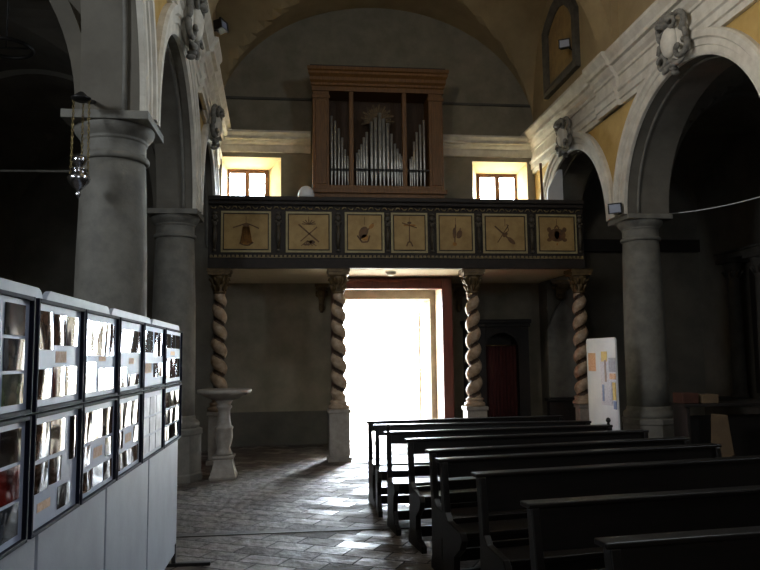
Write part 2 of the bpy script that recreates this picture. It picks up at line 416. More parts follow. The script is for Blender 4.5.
# ---------------------------------------------------------------- arcade columns
def stone_column(x, y, label, r=.275):
    t = thing('stone_column', (x, y, 0), label, 'column', 'round stone columns of the arcades')
    mb = MB(); mb.lathe([(.39, 0), (.40, .02), (.40, .10), (.385, .12), (.385, .60), (.40, .62), (.40, .68), (.36, .70)], n=8, sm=False)
    mb.build('plinth', M['pedestal'], t)
    MB().lathe([(.34, .69), (.355, .72), (.355, .76), (.33, .79), (.305, .80), (.305, .83), (.29, .86)], n=48).build('base', M['stone'], t)
    MB().lathe([(.29, .85), (.292, 1.2), (.29, 1.8), (.28, 2.4), (r-.01, 3.0), (r-.022, 3.24)], n=48).build('shaft', M['stone'], t)
    c = MB(); c.lathe([(.25, 3.235), (.275, 3.24), (.285, 3.255), (.285, 3.275), (.275, 3.29), (.257, 3.30), (.257, 3.40), (.27, 3.41), (.27, 3.43),
                       (.29, 3.45), (.315, 3.485), (.322, 3.51), (.322, 3.535)], n=48)
    c.box(-.34, .34, -.34, .34, 3.53, 3.60)
    c.build('capital', M['stone'], t, bevel=.006)
    return t
C1 = stone_column(fr(10)+.34, 10, 'thick round stone column behind the white notice board')
stone_column(fl(10)-.27, 10, 'round stone column behind the stoup, next to the loft')
stone_column(fl(6.15)-.265, 6.15, 'large round stone column behind the display boards, with the hanging lamp')

for x, y in ((fr(6.15)+.34, 6.15), (fr(2.3)+.34, 2.3), (fl(2.3)-.26, 2.3)):     # the same columns beside and behind the camera
    c_ = stone_column(x, y, 'column'); c_.name = 'trim_%d' % k; k += 1; struct(c_)
    for q_ in ('label', 'category', 'group'): del c_[q_]
# ---------------------------------------------------------------- twisted columns under the loft
def twisted_column(x, label, hand=1, plinth_w=.16):
    t = thing('twisted_column', (x, 11.45, 0), label, 'column', 'twisted columns carrying the organ loft')
    w = plinth_w
    p = MB().box(-w-.025, w+.025, -w-.025, w+.025, 0, .07).box(-w, w, -w, w, .07, .74).box(-w-.02, w+.02, -w-.02, w+.02, .74, .80)
    p.build('plinth', M['marble'], t, bevel=.01)
    MB().lathe([(.165, .80), (.17, .82), (.165, .85), (.13, .87), (.13, .89), (.145, .91), (.12, .935)], n=32).build('base', M['scagliola'], t)
    z0, z1, pitch, n, m = .92, 2.62, .265, 40, 190
    rows = []; mb = MB()
    for j in range(m+1):
        z = z0+(z1-z0)*j/m; ph = hand*2*PI*(z-z0)/pitch
        tp = 1-.16*(j/m); ease = min(1, j/14, (m-j)/14)
        row = []
        for i in range(n):
            th = 2*PI*i/n; q = abs(math.cos((th-ph)/2))
            r = (.098+ease*.042*(2*q**.75-1.05))*tp
            row.append((r*math.cos(th), r*math.sin(th), z))
        rows.append(row)
    vs = [v for r_ in rows for v in r_]; fs = []; fd = []
    for j in range(m):
        for i in range(n):
            i2 = (i+1) % n; f = (j*n+i, j*n+i2, (j+1)*n+i2, (j+1)*n+i)
            th = 2*PI*(i+.5)/n; ph = hand*2*PI*(z1-z0)*(j+.5)/m/pitch
            (fd if math.cos(th-ph) < -.66 else fs).append(f)
    mb.add(vs, fs, 0, True); o = len(mb.v)-len(vs)
    for f in fd: mb.f.append(list(f)); mb.mi.append(1); mb.sm.append(True)
    mb.build('twisted_shaft', [M['scagliola'], M['twistdark']], t)
    c = MB().lathe([(.085, 2.61), (.10, 2.62), (.10, 2.645), (.085, 2.66), (.09, 2.74), (.115, 2.84), (.15, 2.90)], n=24)
    for r, z, q in ((.105, 2.72, 8), (.13, 2.82, 8)):
        for i in range(q):
            a = 2*PI*(i+(.5 if z > 2.8 else 0))/q
            c.tube([(r*.8*math.cos(a), r*.8*math.sin(a), z-.06), (r*math.cos(a), r*math.sin(a), z), (r*1.25*math.cos(a), r*1.25*math.sin(a), z+.03), (r*1.3*math.cos(a), r*1.3*math.sin(a), z)], [.022, .026, .018, .01], 6)
    c.box(-.165, .165, -.165, .165, 2.90, 2.95).box(-.18, .18, -.18, .18, 2.95, 3.0)
    c.build('capital', M['gilt'], t)
    return t
twisted_column(-1.22, 'twisted column rising behind the stoup, leftmost under the loft', -1, .14)
twisted_column(.64, 'twisted column on a tall plinth at the left edge of the bright doorway', -1)
twisted_column(2.82, 'twisted column just right of the doorway and red door jamb', 1)
twisted_column(4.63, 'twisted column behind the white notice board, rightmost under the loft', 1, .10)

# ---------------------------------------------------------------- organ loft
LX0, LX1 = -1.385, fr(0)-.005
loft = thing('organ_loft', (0, 0, 0), 'wooden organ loft with seven painted panels on twisted columns', 'balcony')
MB().box(LX0, LX1, 11.36, YB-.01, 3.03, 3.15).build('floor_deck', M['darkwood'], loft)
MB().box(LX0, LX1, 11.40, YB-.01, 3.0, 3.03).build('soffit', M['soffit'], loft)
fr_ = MB().box(LX0, LX1, 11.28, 11.36, 3.0, 4.06)
fr_.box(LX0, LX1, 11.245, 11.28, 3.0, 3.10).box(LX0, LX1, 11.255, 11.28, 3.10, 3.16)
fr_.build('parapet', M['loftdark'], loft)
MB().box(LX0-.0, LX1, 11.19, 11.40, 4.06, 4.13).box(LX0, LX1, 11.225, 11.28, 4.0, 4.06).build('handrail', M['loftdark'], loft, bevel=.012)
bd = MB(); nb = 90; comb = [(LX0+.03, 3.162)]
for i in range(nb):
    x = LX0+.05+(LX1-LX0-.1)*i/(nb-1)
    comb += [(x-.02, 3.17), (x-.018, 3.203), (x+.018, 3.203), (x+.02, 3.17)]
comb.append((LX1-.03, 3.162))
bd.prism(comb, lambda p: (p[0], 11.235, p[1]), lambda p: (p[0], 11.28, p[1]))
bd.build('bead_moulding', M['loftgold'], loft)
fz = MB(); nf = 56
for i in range(nf):
    x = LX0+.08+(LX1-LX0-.16)*i/(nf-1); s = 1 if i % 2 else -1
    fz.tube([(x-.045, 11.272, 3.955-s*.018), (x-.015, 11.262, 3.955+s*.016), (x+.018, 11.262, 3.955+s*.014), (x+.036, 11.272, 3.955-s*.012)], [.006, .011, .011, .006], 6)
fz.build('leaf_frieze', M['loftgold'], loft)
PAN = [(-1.19, -.42), (-.19, .53), (.74, 1.37), (1.48, 2.07), (2.22, 2.84), (2.98, 3.72), (3.88, 4.56)]
Z0P, Z1P = 3.25, 3.90
def motif(kind, cx, cz, gold, dark):
    """flat painted trophies of instruments, in the panel plane"""
    Y = 11.2625
    def stroke(mb, pts, w):
        for (a, b), (c, e) in zip(pts, pts[1:]):
            L = math.hypot(c-a, e-b) or 1; nx, nz = -(e-b)/L*w, (c-a)/L*w
            mb.prism([(a-nx, b-nz), (c-nx, e-nz), (c+nx, e+nz), (a+nx, b+nz)], lambda p: (cx+p[0], Y, cz+p[1]), lambda p: (cx+p[0], Y+.004, cz+p[1]))
    def blob(mb, x, z, rx, rz, n=14, a0=0):
        mb.prism([(x+rx*math.cos(2*PI*i/n)*math.cos(a0)-rz*math.sin(2*PI*i/n)*math.sin(a0), z+rx*math.cos(2*PI*i/n)*math.sin(a0)+rz*math.sin(2*PI*i/n)*math.cos(a0)) for i in range(n)],
                 lambda p: (cx+p[0], Y-.001, cz+p[1]), lambda p: (cx+p[0], Y+.004, cz+p[1]))
    stroke(dark, [(0, .25), (0, .12)], .004)
    if kind == 0:      # hanging drapery
        gold.prism([(-.05, .08), (.05, .09), (.10, -.17), (.02, -.22), (-.09, -.18)], lambda p: (cx+p[0], Y, cz+p[1]), lambda p: (cx+p[0], Y+.003, cz+p[1]))
        for x in (-.08, -.05, -.02, .02, .05, .08): stroke(dark, [(x*.5, .08), (x, -.18)], .007)
        stroke(dark, [(-.2, .06), (-.08, .1), (0, .13), (.09, .1), (.2, .05)], .010)
        blob(dark, 0, .1, .05, .03); stroke(dark, [(-.10, -.18), (-.04, -.21), (.04, -.22), (.11, -.17)], .012)
    if kind == 1:      # crossed pipes
        stroke(dark, [(-.16, .12), (.16, -.16)], .012); stroke(dark, [(.13, .08), (-.13, -.15)], .009)
        for a in range(7): stroke(dark, [(0, .12), (.11*math.cos(PI*a/6), .13+.07*math.sin(PI*a/6))], .007)
        blob(dark, .05, -.16, .05, .03); blob(gold, .03, -.16, .03, .02); blob(dark, -.03, -.2, .06, .015)
        for a in range(5): stroke(dark, [(-.02, -.14), (-.12+.06*a, -.22)], .006)
    if kind == 2:      # lute and horn
        blob(dark, -.02, .0, .07, .10, 14, -.5); blob(gold, .0, -.08, .055, .05); blob(gold, .11, .1, .05, .03, 14, .8)
        stroke(dark, [(-.08, -.12), (.14, .15)], .010); stroke(dark, [(-.12, -.05), (-.04, -.16), (.05, -.15), (.08, -.05)], .012)
    if kind == 3:      # tall stand with crossing flutes
        stroke(dark, [(0, .14), (0, -.16)], .008); stroke(gold, [(-.09, .12), (.1, .12)], .014); stroke(dark, [(-.12, .16), (.12, .08)], .008)
        stroke(dark, [(-.05, -.22), (-.02, -.15), (.02, -.15), (.05, -.22)], .010); blob(dark, 0, .16, .035, .02)
    if kind == 4:      # bagpipe
        stroke(dark, [(0, .14), (-.02, -.18)], .010); blob(dark, .06, -.02, .045, .07, 12, -.3); blob(dark, -.02, .0, .03, .09)
        stroke(dark, [(.02, -.08), (.08, .08)], .009); blob(gold, -.02, -.18, .035, .03)
    if kind == 5:      # crossed viols
        stroke(dark, [(-.17, .12), (.05, -.08)], .012); blob(dark, .1, -.12, .08, .035, 14, -.75); stroke(dark, [(.06, .14), (-.13, -.15)], .007)
        blob(dark, .0, -.02, .05, .03, 12, .8); stroke(dark, [(.03, .16), (.06, .05), (.02, .02)], .006)
    if kind == 6:      # shield with curling mantle
        blob(dark, 0, -.02, .15, .11); blob(gold, 0, -.02, .045, .07); blob(dark, -.13, .07, .035, .04); blob(dark, .13, .07, .035, .04)
        blob(dark, -.13, -.10, .04, .03); blob(dark, .13, -.10, .04, .03); stroke(dark, [(-.04, .09), (0, .14), (.04, .09)], .012); blob(gold, 0, -.17, .015, .02)
plabel = ['painted panel with hanging drapery', 'painted panel with crossed pipes', 'painted panel with lute and horn', 'painted panel with flutes on a stand',
          'painted panel with bagpipe', 'painted panel with crossed viols', 'painted panel with shield']
for i, (a, b) in enumerate(PAN):
    p = MB().box(a, b, 11.268, 11.282, Z0P, Z1P).build('painted_panel', M['loftcream'], loft); p['label'] = plabel[i]
    MB().box(a+.034, b-.034, 11.2655, 11.27, Z0P+.034, Z1P-.034).build('canvas', M['panelpaint'], p)
    f = MB(); w = .014
    x0, x1, z0, z1 = a+.034, b-.034, Z0P+.034, Z1P-.034
    f.box(x0, x0+w, 11.255, 11.268, z0, z1).box(x1-w, x1, 11.255, 11.268, z0, z1).box(x0+w, x1-w, 11.255, 11.268, z0, z0+w).box(x0+w, x1-w, 11.255, 11.268, z1-w, z1)
    f.build('panel_moulding', M['loftdark'], p)
    g, dk = MB(), MB(); motif(i, (a+b)/2, (Z0P+Z1P)/2, g, dk)
    dk.build('painted_motif', M['motif'], p)
    if g.v: g.build('painted_highlight', M['motifgold'], p)
edges = [LX0]+[v for ab in PAN for v in ab]+[LX1]
for i in range(0, len(edges), 2):
    x = (edges[i]+edges[i+1])/2; mb = MB()
    mb.ball((x, 11.262, 3.80), .045, 1, .5, 1.1).ball((x, 11.262, 3.70), .035, 1, .5, 1.2).ball((x-.035, 11.265, 3.74), .022, 1, .5).ball((x+.035, 11.265, 3.74), .022, 1, .5)
    mb.tube([(x, 11.268, 3.66), (x, 11.262, 3.52), (x, 11.268, 3.30)], [.02, .04, .018], 8).ball((x, 11.265, 3.28), .03, 1, .5, .8).ball((x, 11.262, 3.87), .03, 1.2, .5, .8)
    mb.build('carved_pilaster', M['loftcarve'], loft)

# small flush lamp under the loft
t = thing('ceiling_lamp', (1.53, 11.75, 3.0), 'small round frosted lamp under the loft above the doorway', 'lamp')
MB().lathe([(.085, -.02), (.095, -.015), (.095, 0)], n=24).build('lamp_base', M['white'], t)
MB().lathe([(.01, -.07), (.05, -.06), (.08, -.035), (.085, -.02)], n=24).build('lamp_shade', M['frost'], t)

# gilded corbels on the walls under the loft
def corbel(x, y, label, rz=0):
    t = thing('gilded_corbel', (x, y, 2.45), label, 'corbel', 'gilded corbels under the loft', rz)
    mb = MB().box(-.13, .13, -.16, 0, .47, .53).box(-.11, .11, -.13, 0, .42, .47)
    for s in (-1, 1):
        pts = [(s*.08+s*.02*math.cos(q), -.09-.055*math.cos(q)*(1-q/9), .33+.075*math.sin(q)*(1-q/9)) for q in [i*.5 for i in range(15)]]
        mb.tube(pts, .018, 6)
    mb.tube([(0, -.02, 0), (0, -.06, .08), (0, -.05, .18), (0, -.10, .30), (0, -.13, .42)], [.03, .06, .05, .07, .08], 10)
    for i in range(5): mb.ball((0, -.07-.01*i, .05+.06*i), .035, 1.6, .9, .8, 10, 6)
    mb.build('scroll', M['gilt'], t)
    return t
corbel(.44, YB, 'gilded scroll corbel at the left of the doorway, behind a twisted column')
corbel(3.08, YB, 'gilded scroll corbel just right of the red door jamb')
cb = corbel(4.93, 13.12, 'gilded scroll corbel in the dim corner near the rightmost twisted column'); cb.scale = (1.7, 1, .7); cb.location.z = 2.63

# ---------------------------------------------------------------- pipe organ
org = thing('pipe_organ', (0, 0, 3.15), 'brown wooden pipe organ with silver pipes on the loft', 'organ')
OY = 12.9; B = 3.15
def ob(name, mat, *boxes, bevel=.008):
    mb = MB()
    for b in boxes: mb.box(b[0], b[1], b[2], b[3], b[4]-B, b[5]-B)
    return mb.build(name, mat, org, bevel=bevel)
ob('case_base', M['organwood'], (.27, 2.70, OY, YB-.02, B, 4.60), (.22, 2.75, OY-.06, OY, 4.58, 4.66), (.30, 2.67, OY-.03, OY, 4.66, 4.73))
ob('case_back', M['organback'], (.56, 2.44, YB-.2, YB-.14, 4.6, 6.55))
for x0, x1 in ((.27, .57), (2.43, 2.70)):
    ob('side_pilaster', M['organwood'], (x0, x1, OY, YB-.02, 4.60, 6.52), (x0+.05, x1-.05, OY-.02, OY, 4.75, 6.32), (x0-.02, x1+.02, OY-.03, OY, 6.36, 6.42))
for x0, x1 in ((.94, 1.02), (1.93, 2.01)):
    ob('mullion', M['organwood'], (x0, x1, OY-.01, OY+.10, 4.70, 6.50))
prof = [(0, 6.50), (.03, 6.50), (.03, 6.58), (.06, 6.60), (.06, 6.64), (.10, 6.68), (.10, 6.74), (.15, 6.79), (.15, 6.83), (.18, 6.85), (.18, 6.91), (-.5, 6.91), (-.5, 6.50)]
cm = MB()
cm.prism(prof, lambda p: (.27-max(0, p[0])*.55, OY-p[0], p[1]-B), lambda p: (2.70+max(0, p[0])*.55, OY-p[0], p[1]-B))
cm.build('cornice', M['organwood'], org)
MB().box(.22, 2.74, OY-.12, OY+.4, 6.91-B, 6.955-B).build('cornice_cap', M['darkwood'], org)
ob('pipe_rail', M['darkwood'], (.57, .94, OY+.015, OY+.03, 5.02, 5.05), (1.02, 1.93, OY+.0, OY+.015, 5.02, 5.05), (2.01, 2.43, OY+.015, OY+.03, 5.02, 5.05), bevel=0)
sun = MB(); sc = (1.49, 6.02)
for i in range(20):
    a = -.25+(PI+.5)*i/19; l = .30 if i % 2 else .24
    c, s = math.cos(a), math.sin(a); w = .018
    sun.prism([(.08*c-w*.5*s, .08*s+w*.5*c), (.08*c+w*.5*s, .08*s-w*.5*c), (l*c+w*s, l*s-w*c), (l*1.08*c, l*1.08*s), (l*c-w*s, l*s+w*c)],
              lambda p: (sc[0]+p[0], OY+.16, sc[1]+p[1]-B), lambda p: (sc[0]+p[0], OY+.185, sc[1]+p[1]-B))
sun.lathe([(.09, 0), (.09, .02), (.05, .03)], n=24, M=Matrix.Translation((sc[0], OY+.185, sc[1]-B)) @ Matrix.Rotation(PI/2, 4, 'X'))
sun.tube([(sc[0], OY+.18, sc[1]-B), (sc[0], YB-.17, sc[1]-B)], .02, 6)
sun.build('gilded_sunburst', M['gilt'], org)
PIPES = [(123, 238, 5), (137, 258, 5), (151, 288, 5), (164, 325, 4.6), (175, 372, 4.4), (186, 398, 4.2),
         (221, 385, 4.4), (230, 372, 4.6), (239, 350, 4.8), (249, 322, 5), (260, 300, 5.5), (279, 258, 6.5), (295, 241, 6.8), (312, 222, 7.2), (327, 243, 6.8), (343, 262, 6.5),
         (358, 305, 5.5), (371, 345, 5), (381, 365, 4.8), (390, 385, 4.6), (399, 395, 4.4),
         (431, 405, 4.2), (438, 396, 4.4), (447, 335, 4.6), (458, 296, 5), (472, 265, 5), (487, 246, 5)]
for cx, cy, r in PIPES:
    x = .59+(cx-117)*.00475; zt = 6.50-(cy-143)*.00471; r = r*.0047
    z0 = 4.72; h = zt-z0; zm = z0+.30
    p = MB().lathe([(r*.35, 0), (r*.45, .02), (r, .28), (r, .30)], (x, OY+.07, z0-B), 16)
    p.lathe([(r, .30), (r*.92, .305), (r*.92, .345), (r, .36), (r, h-.005), (r*.85, h)], (x, OY+.07, z0-B), 16)
    p.prism([(-r*.6, .30), (r*.6, .30), (0, .30+r*3.4)], lambda q: (x+q[0], OY+.07-r*1.04, z0-B+q[1]), lambda q: (x+q[0], OY+.07-r*.7, z0-B+q[1]))
    p.build('organ_pipe', M['pipe'], org)

# white round lamp and leaning panel on the loft
t = thing('white_lamp', (.14, 12.2, 3.19), 'white domed lamp top peeping over the loft rail left of the organ', 'lamp')
MB().lathe([(.16, 0), (.16, .03), (.03, .05), (.025, 1.16)], (0, 0, -.04), n=24).build('stem', M['iron'], t)
MB().lathe([(.14, 1.12), (.14, 1.20), (.12, 1.27), (.08, 1.325), (.03, 1.345), (.005, 1.35)], n=28).build('lamp_shade', M['white'], t)
t = thing('leaning_panel', (4.42, 12.3, 3.15), 'white panel in a dark wooden frame leaning on the loft right end', 'panel')
q = MB().prism([(.0, .55), (.34, .55), (.34, 1.83), (.30, 1.85), (.06, 1.42)], lambda p: (p[0], .02, p[1]), lambda p: (p[0], .05, p[1]))
q.build('white_sheet', M['noticeboard'], t)
q = MB().tube([(-.03, 0, .0), (-.06, .03, 1.9)], .025, 8).tube([(.30, 0, 0), (.31, .0, 1.1)], .02, 8).box(-.03, .31, -.01, .02, .50, .55)
q.build('wooden_frame', M['winwood'], t)

# ---------------------------------------------------------------- stucco cartouches
def cartouche(f, s, y, z, label, sc=1):
    t = thing('stucco_cartouche', (f(y)+s*.02, y, z), label, 'cartouche', 'stucco cartouches on the arch crowns')
    def W(u, v, n): return Vector((s*n*sc*1.25, u*sc*1.2, v*sc*.92))
    def ell_(mb, u, v, n, ru, rv, rn):
        rows = []
        for i in range(11):
            a = PI*i/10; row = []
            for j in range(16):
                b = 2*PI*j/16; row.append(W(u+ru*max(1e-3, math.sin(a))*math.cos(b), v+rv*math.cos(a), n+rn*max(1e-3, math.sin(a))*math.sin(b)))
            rows.append(row)
        mb.strips(rows, 0, True, True)
    sh = MB(); ell_(sh, 0, 0, .07, .19, .27, .07); ell_(sh, 0, -.01, .13, .12, .19, .06)
    sh.build('shield', M['stucco'], t)
    mb = MB()
    def spiral(k_, cu, cv, r0, r1, a0, a1, n0, n1, w0, w1, m=26):
        pts = []
        for i in range(m+1):
            q = i/m; a = math.radians(a0+(a1-a0)*q); r = r0+(r1-r0)*q
            pts.append(W(k_*(cu+r*math.cos(a)), cv+r*math.sin(a), n0+(n1-n0)*q))
        mb.tube(pts, [w0+(w1-w0)*i/m for i in range(m+1)], 8)
    for k_ in (-1, 1):
        spiral(k_, .11, .19, .125, .03, -70, 400, .10, .17, .04, .02)
        spiral(k_, .15, -.17, .105, .025, 80, -400, .09, .16, .042, .02)
        mb.tube([W(k_*.15, .09, .09), W(k_*.215, .04, .11), W(k_*.235, -.03, .11), W(k_*.20, -.09, .09)], [.02, .036, .036, .02], 8)
        mb.tube([W(k_*.02, -.26, .10), W(k_*.07, -.31, .13), W(k_*.14, -.32, .12), W(k_*.18, -.29, .10)], [.04, .04, .03, .012], 8)
    mb.build('scrolls', M['cartouche'], t)
    mb = MB()
    for i in range(7):
        a = PI*(.08+.84*i/6); mb.tube([W(.03*math.cos(a), .20, .14), W(.10*math.cos(a), .20+.08*math.sin(a), .19), W(.15*math.cos(a), .20+.13*math.sin(a), .15)], [.018, .034, .016], 8)
    ell_(mb, 0, .19, .17, .05, .045, .05)
    mb.build('shell_crest', M['cartouche'], t)
    mb = MB()
    for i in range(4): ell_(mb, .0, -.25-.045*i, .12-.01*i, .05-.008*i, .035, .04)
    mb.build('pendant', M['cartouche'], t)
cartouche(fr, -1, 7.95, 5.37, 'grey stucco cartouche on the large near arch at upper right', 1.1)
cartouche(fr, -1, 11.6, 5.33, 'grey stucco cartouche on the right arch beside the loft window')
cartouche(fl, 1, 11.2, 5.24, 'grey stucco cartouche on the left arch beside the loft window')
cartouche(fl, 1, 7.95, 5.36, 'grey stucco cartouche on the left arch at the top edge', 1.1)

# ---------------------------------------------------------------- framed painting in the right lunette
t = thing('wall_painting', (fr(0), 11.88, 6.36), 'faded painting in a heavy grey frame with pointed top, right upper wall', 'painting')
outer = [(-.78, .02), (.80, .02), (.80, 1.28), (.62, 1.42), (.30, 1.58), (.0, 1.64), (-.32, 1.56), (-.62, 1.30), (-.78, 1.05)]
inner = [(u*.74, .20+(v-.02)*.76) for u, v in outer]
mb = MB(); n = len(outer)
rings = [[(0, u, v) for u, v in outer], [(-.09, u, v) for u, v in outer], [(-.11, (u*.6+a*.4), (v*.6+b*.4)) for (u, v), (a, b) in zip(outer, inner)], [(-.06, u, v) for u, v in inner], [(0, u, v) for u, v in inner]]
mb.strips(rings, 0, False, True); mb.build('frame', M['frameold'], t)
mb = MB().prism(inner, lambda p: (-.03, p[0], p[1]), lambda p: (-.001, p[0], p[1])); mb.build('canvas', M['canvas'], t)

# ---------------------------------------------------------------- floodlights
def floodlight(loc, aim, label, arm):
    t = thing('floodlight', loc, label, 'floodlight', 'small black floodlights on the walls')
    dv = Vector(aim).normalized(); R = dv.to_track_quat('Y', 'Z').to_matrix().to_4x4()
    mb = MB().box(-.085, .085, -.10, .0, -.065, .065, M=R).box(-.095, .095, 0, .025, -.075, -.06, M=R).box(-.095, .095, 0, .025, .06, .075, M=R)
    mb.box(-.095, -.08, 0, .025, -.06, .06, M=R).box(.08, .095, 0, .025, -.06, .06, M=R); mb.build('housing', M['iron'], t)
    MB().box(-.08, .08, .0, .012, -.06, .06, M=R).build('front_glass', M['lampface'], t)
    MB().tube([Vector((0, 0, 0)), Vector(arm)*.5+Vector((0, 0, -.03)), Vector(arm)], .012, 8).build('bracket', M['iron'], t)
floodlight((4.52, 9.72, 3.68), (-.6, -.8, -.15), 'small floodlight on the capital of the right stone column', (.10, .02, -.06))
floodlight((4.45, 11.2, 6.80), (-.5, -.85, -.1), 'small floodlight in front of the painting on the upper wall', (.22, .05, -.10))
floodlight((-1.0, 9.5, 6.08), (.9, -.4, .15), 'small floodlight on the left cornice', (-.12, 0, -.08))

# ---------------------------------------------------------------- holy water stoup
t = thing('holy_water_stoup', (-1.0, 10.12, 0), 'pale stone holy water stoup on a baluster pedestal', 'stoup')
mb = MB()
rows = []
for w, z in ((.175, 0), (.18, .03), (.165, .06), (.14, .14), (.125, .22), (.12, .26), (.145, .275), (.145, .30)):
    rows.append([(sx*w, sy*w, z) for sx, sy in ((-1, -1), (1, -1), (1, 1), (-1, 1))])
mb.strips(rows, 0, False, True); mb.box(-.145, .145, -.145, .145, .295, .302); mb.build('foot', M['marble'], t, bevel=.01)
MB().lathe([(.10, .30), (.115, .33), (.10, .36), (.085, .40), (.105, .48), (.12, .56), (.112, .64), (.125, .66), (.125, .68), (.10, .70), (.085, .78), (.08, .88), (.085, .92),
            (.105, .94), (.105, .96), (.085, .98), (.11, 1.02), (.13, 1.05)], n=32).build('baluster', M['marble'], t)
MB().lathe([(.12, 1.04), (.19, 1.06), (.28, 1.10), (.33, 1.13), (.36, 1.14), (.365, 1.16), (.365, 1.185), (.34, 1.19), (.30, 1.165), (.15, 1.13), (.02, 1.12)], n=48).build('basin', M['marble'], t)

# ---------------------------------------------------------------- hanging sanctuary lamp on the left
LXh, LYh = -1.665, 5.62
t = thing('hanging_lamp', (LXh, LYh, 2.835), 'silver sanctuary lamp hanging on chains by the left column', 'lamp')
MB().tube([(0, 0, .80), (.02, .12, .80), (.03, .24, .84)], .018, 8).lathe([(.03, .755), (.07, .77), (.075, .785), (.05, .80), (.02, .83)], n=24).build('wall_bracket', M['iron'], t)
MB().lathe([(.006, 0), (.015, .01), (.02, .03), (.012, .05), (.03, .07), (.05, .09), (.075, .12), (.085, .15), (.078, .17), (.06, .185), (.05, .20), (.06, .215), (.06, .225), (.03, .23)], n=28).build('lamp_body', M['silver'], t)
MB().lathe([(.02, .225), (.018, .25), (.045, .275), (.055, .31), (.045, .335), (.02, .345), (.005, .35)], (0, 0, -.012), n=24).build('smoke_cap', M['silver'], t)
def chain(p0, p1, n):
    mb = MB(); p0 = Vector(p0); p1 = Vector(p1)
    for i in range(n):
        c = p0.lerp(p1, (i+.5)/n); h = (p1-p0).length/n*.62
        ax = Vector((1, 0, 0)) if i % 2 else Vector((0, 1, 0))
        mb.tube([c+ax*.008*math.cos(a)+Vector((0, 0, h*math.sin(a))) for a in [2*PI*q/8 for q in range(8)]], .0032, 5, closed=True)
    return mb
for x0, x1 in ((.066, .06), (-.06, -.055)):
    chain((x0, 0, .16), (x1, 0, .775), 26).build('chain', M['brass'], t)
chain((0, .06, .16), (0, .055, .775), 26).build('chain', M['brass'], t)

# things far in the left aisle
tag(MB().tube([(-5.12, 8.0, 3.62), (-2.0, 8.0, 3.655)], .014, 8).build('tie_rod', M['frameold']), 'thin pale rod running across the dark left aisle behind the lamp', 'rod')
t = thing('hoop_chandelier', (-2.62, 6.6, 4.42), 'dark iron hoop hanging high in the left aisle', 'chandelier')
MB().tube([(.22*math.cos(2*PI*i/32), .22*math.sin(2*PI*i/32), 0) for i in range(32)], .018, 8, closed=True).build('hoop', M['iron'], t)
MB().tube([(0, 0, .0), (0, 0, 1.02)], .008, 6).tube([(-.22, 0, 0), (.22, 0, 0)], .008, 6).build('suspension', M['iron'], t)

# loose cable from the right capital into the aisle
pts = [(5.37, 10.0, 3.66)]
for i in range(1, 21):
    u = i/20; pts.append((5.37+2.61*u, 10.0-1.6*u, 3.66-.55*u*(1-u)*1.6+.80*u))
tag(MB().tube(pts, .008, 6).build('cable', M['white']), 'thin pale cable sagging from the right column capital', 'cable')

# ---------------------------------------------------------------- display boards and framed photographs on the left
BX = -.94
BRD = [(1.86, 2.83), (2.86, 3.80), (3.83, 4.84), (4.87, 5.98)]
btx = ['grey display board cut by the left edge, nearest of the row', 'grey display board second from the left edge', 'grey display board third from the left edge', 'grey display board at the far end near the stoup']
for (a, b), lb in zip(BRD, btx):
    t = thing('display_board', (BX, a, 0), lb, 'display board', 'row of display boards on the left')
    w = b-a; r = .06; pts = [(0, .10), (w, .10)]
    pts += [(w-r+r*math.cos(q), 1.87-r+r*math.sin(q)) for q in [PI/2*i/6 for i in range(7)]]
    pts += [(r-r*math.sin(q), 1.87-r+r*math.cos(q)) for q in [PI/2*i/6 for i in range(7)]]
    MB().prism(pts, lambda p: (-.034, p[0], p[1]), lambda p: (-.012, p[0], p[1])).build('board', M['board'], t, bevel=.003)
    for y in (.05, w-.05):
        MB().box(-.25, .26, y-.022, y+.022, 0, .025).box(-.038, -.004, y-.018, y+.018, .025, .17).build('foot', M['iron'], t, bevel=.003)

FY = [(2.03, 2.655), (2.69, 3.255), (3.275, 3.87), (3.895, 4.475), (4.50, 5.185), (5.21, 5.93)]
TOPZ, BOTZ = (1.42, 1.825), (.985, 1.412)
LAY = {
 'a': [(.05, .55, .33, .93), (.36, .60, .62, .92), (.65, .60, .93, .92), (.05, .07, .33, .36), (.37, .07, .62, .38), (.65, .07, .93, .38)],
 'b': [(.04, .30, .56, .95), (.64, .67, .93, .95), (.64, .36, .93, .64), (.64, .06, .93, .33)],
 'c': [(.05, .50, .35, .92), (.35, .50, .65, .92), (.65, .50, .95, .92), (.05, .06, .35, .42), (.45, .06, .68, .34), (.70, .06, .95, .34)],
 'd': [(.05, .55, .95, .88), (.05, .06, .34, .34), (.42, .06, .64, .22), (.68, .06, .93, .22)],
 'e': [(.05, .56, .45, .92), (.52, .50, .72, .92), (.76, .50, .95, .92), (.50, .14, .72, .38), (.76, .14, .95, .38)],
 'f': [(.06, .66, .35, .93), (.38, .66, .64, .93), (.68, .66, .94, .93), (.06, .08, .35, .46), (.38, .08, .64, .46), (.68, .08, .94, .46)],
 'g': [(.05, .62, .32, .94), (.36, .62, .66, .94), (.80, .50, .95, .94), (.05, .32, .32, .58), (.36, .34, .60, .58), (.55, .06, .82, .28)],
 'h': [(.05, .60, .25, .93), (.28, .60, .58, .93), (.61, .60, .93, .93), (.05, .34, .25, .56), (.72, .34, .93, .56), (.05, .06, .30, .28), (.34, .06, .64, .28), (.68, .06, .93, .28)],
 'i': [(.05, .64, .33, .92), (.36, .64, .63, .92), (.66, .64, .95, .92), (.05, .35, .33, .6), (.36, .35, .63, .6), (.66, .35, .95, .6), (.05, .06, .33, .31), (.36, .06, .63, .31), (.66, .06, .95, .31)],
}
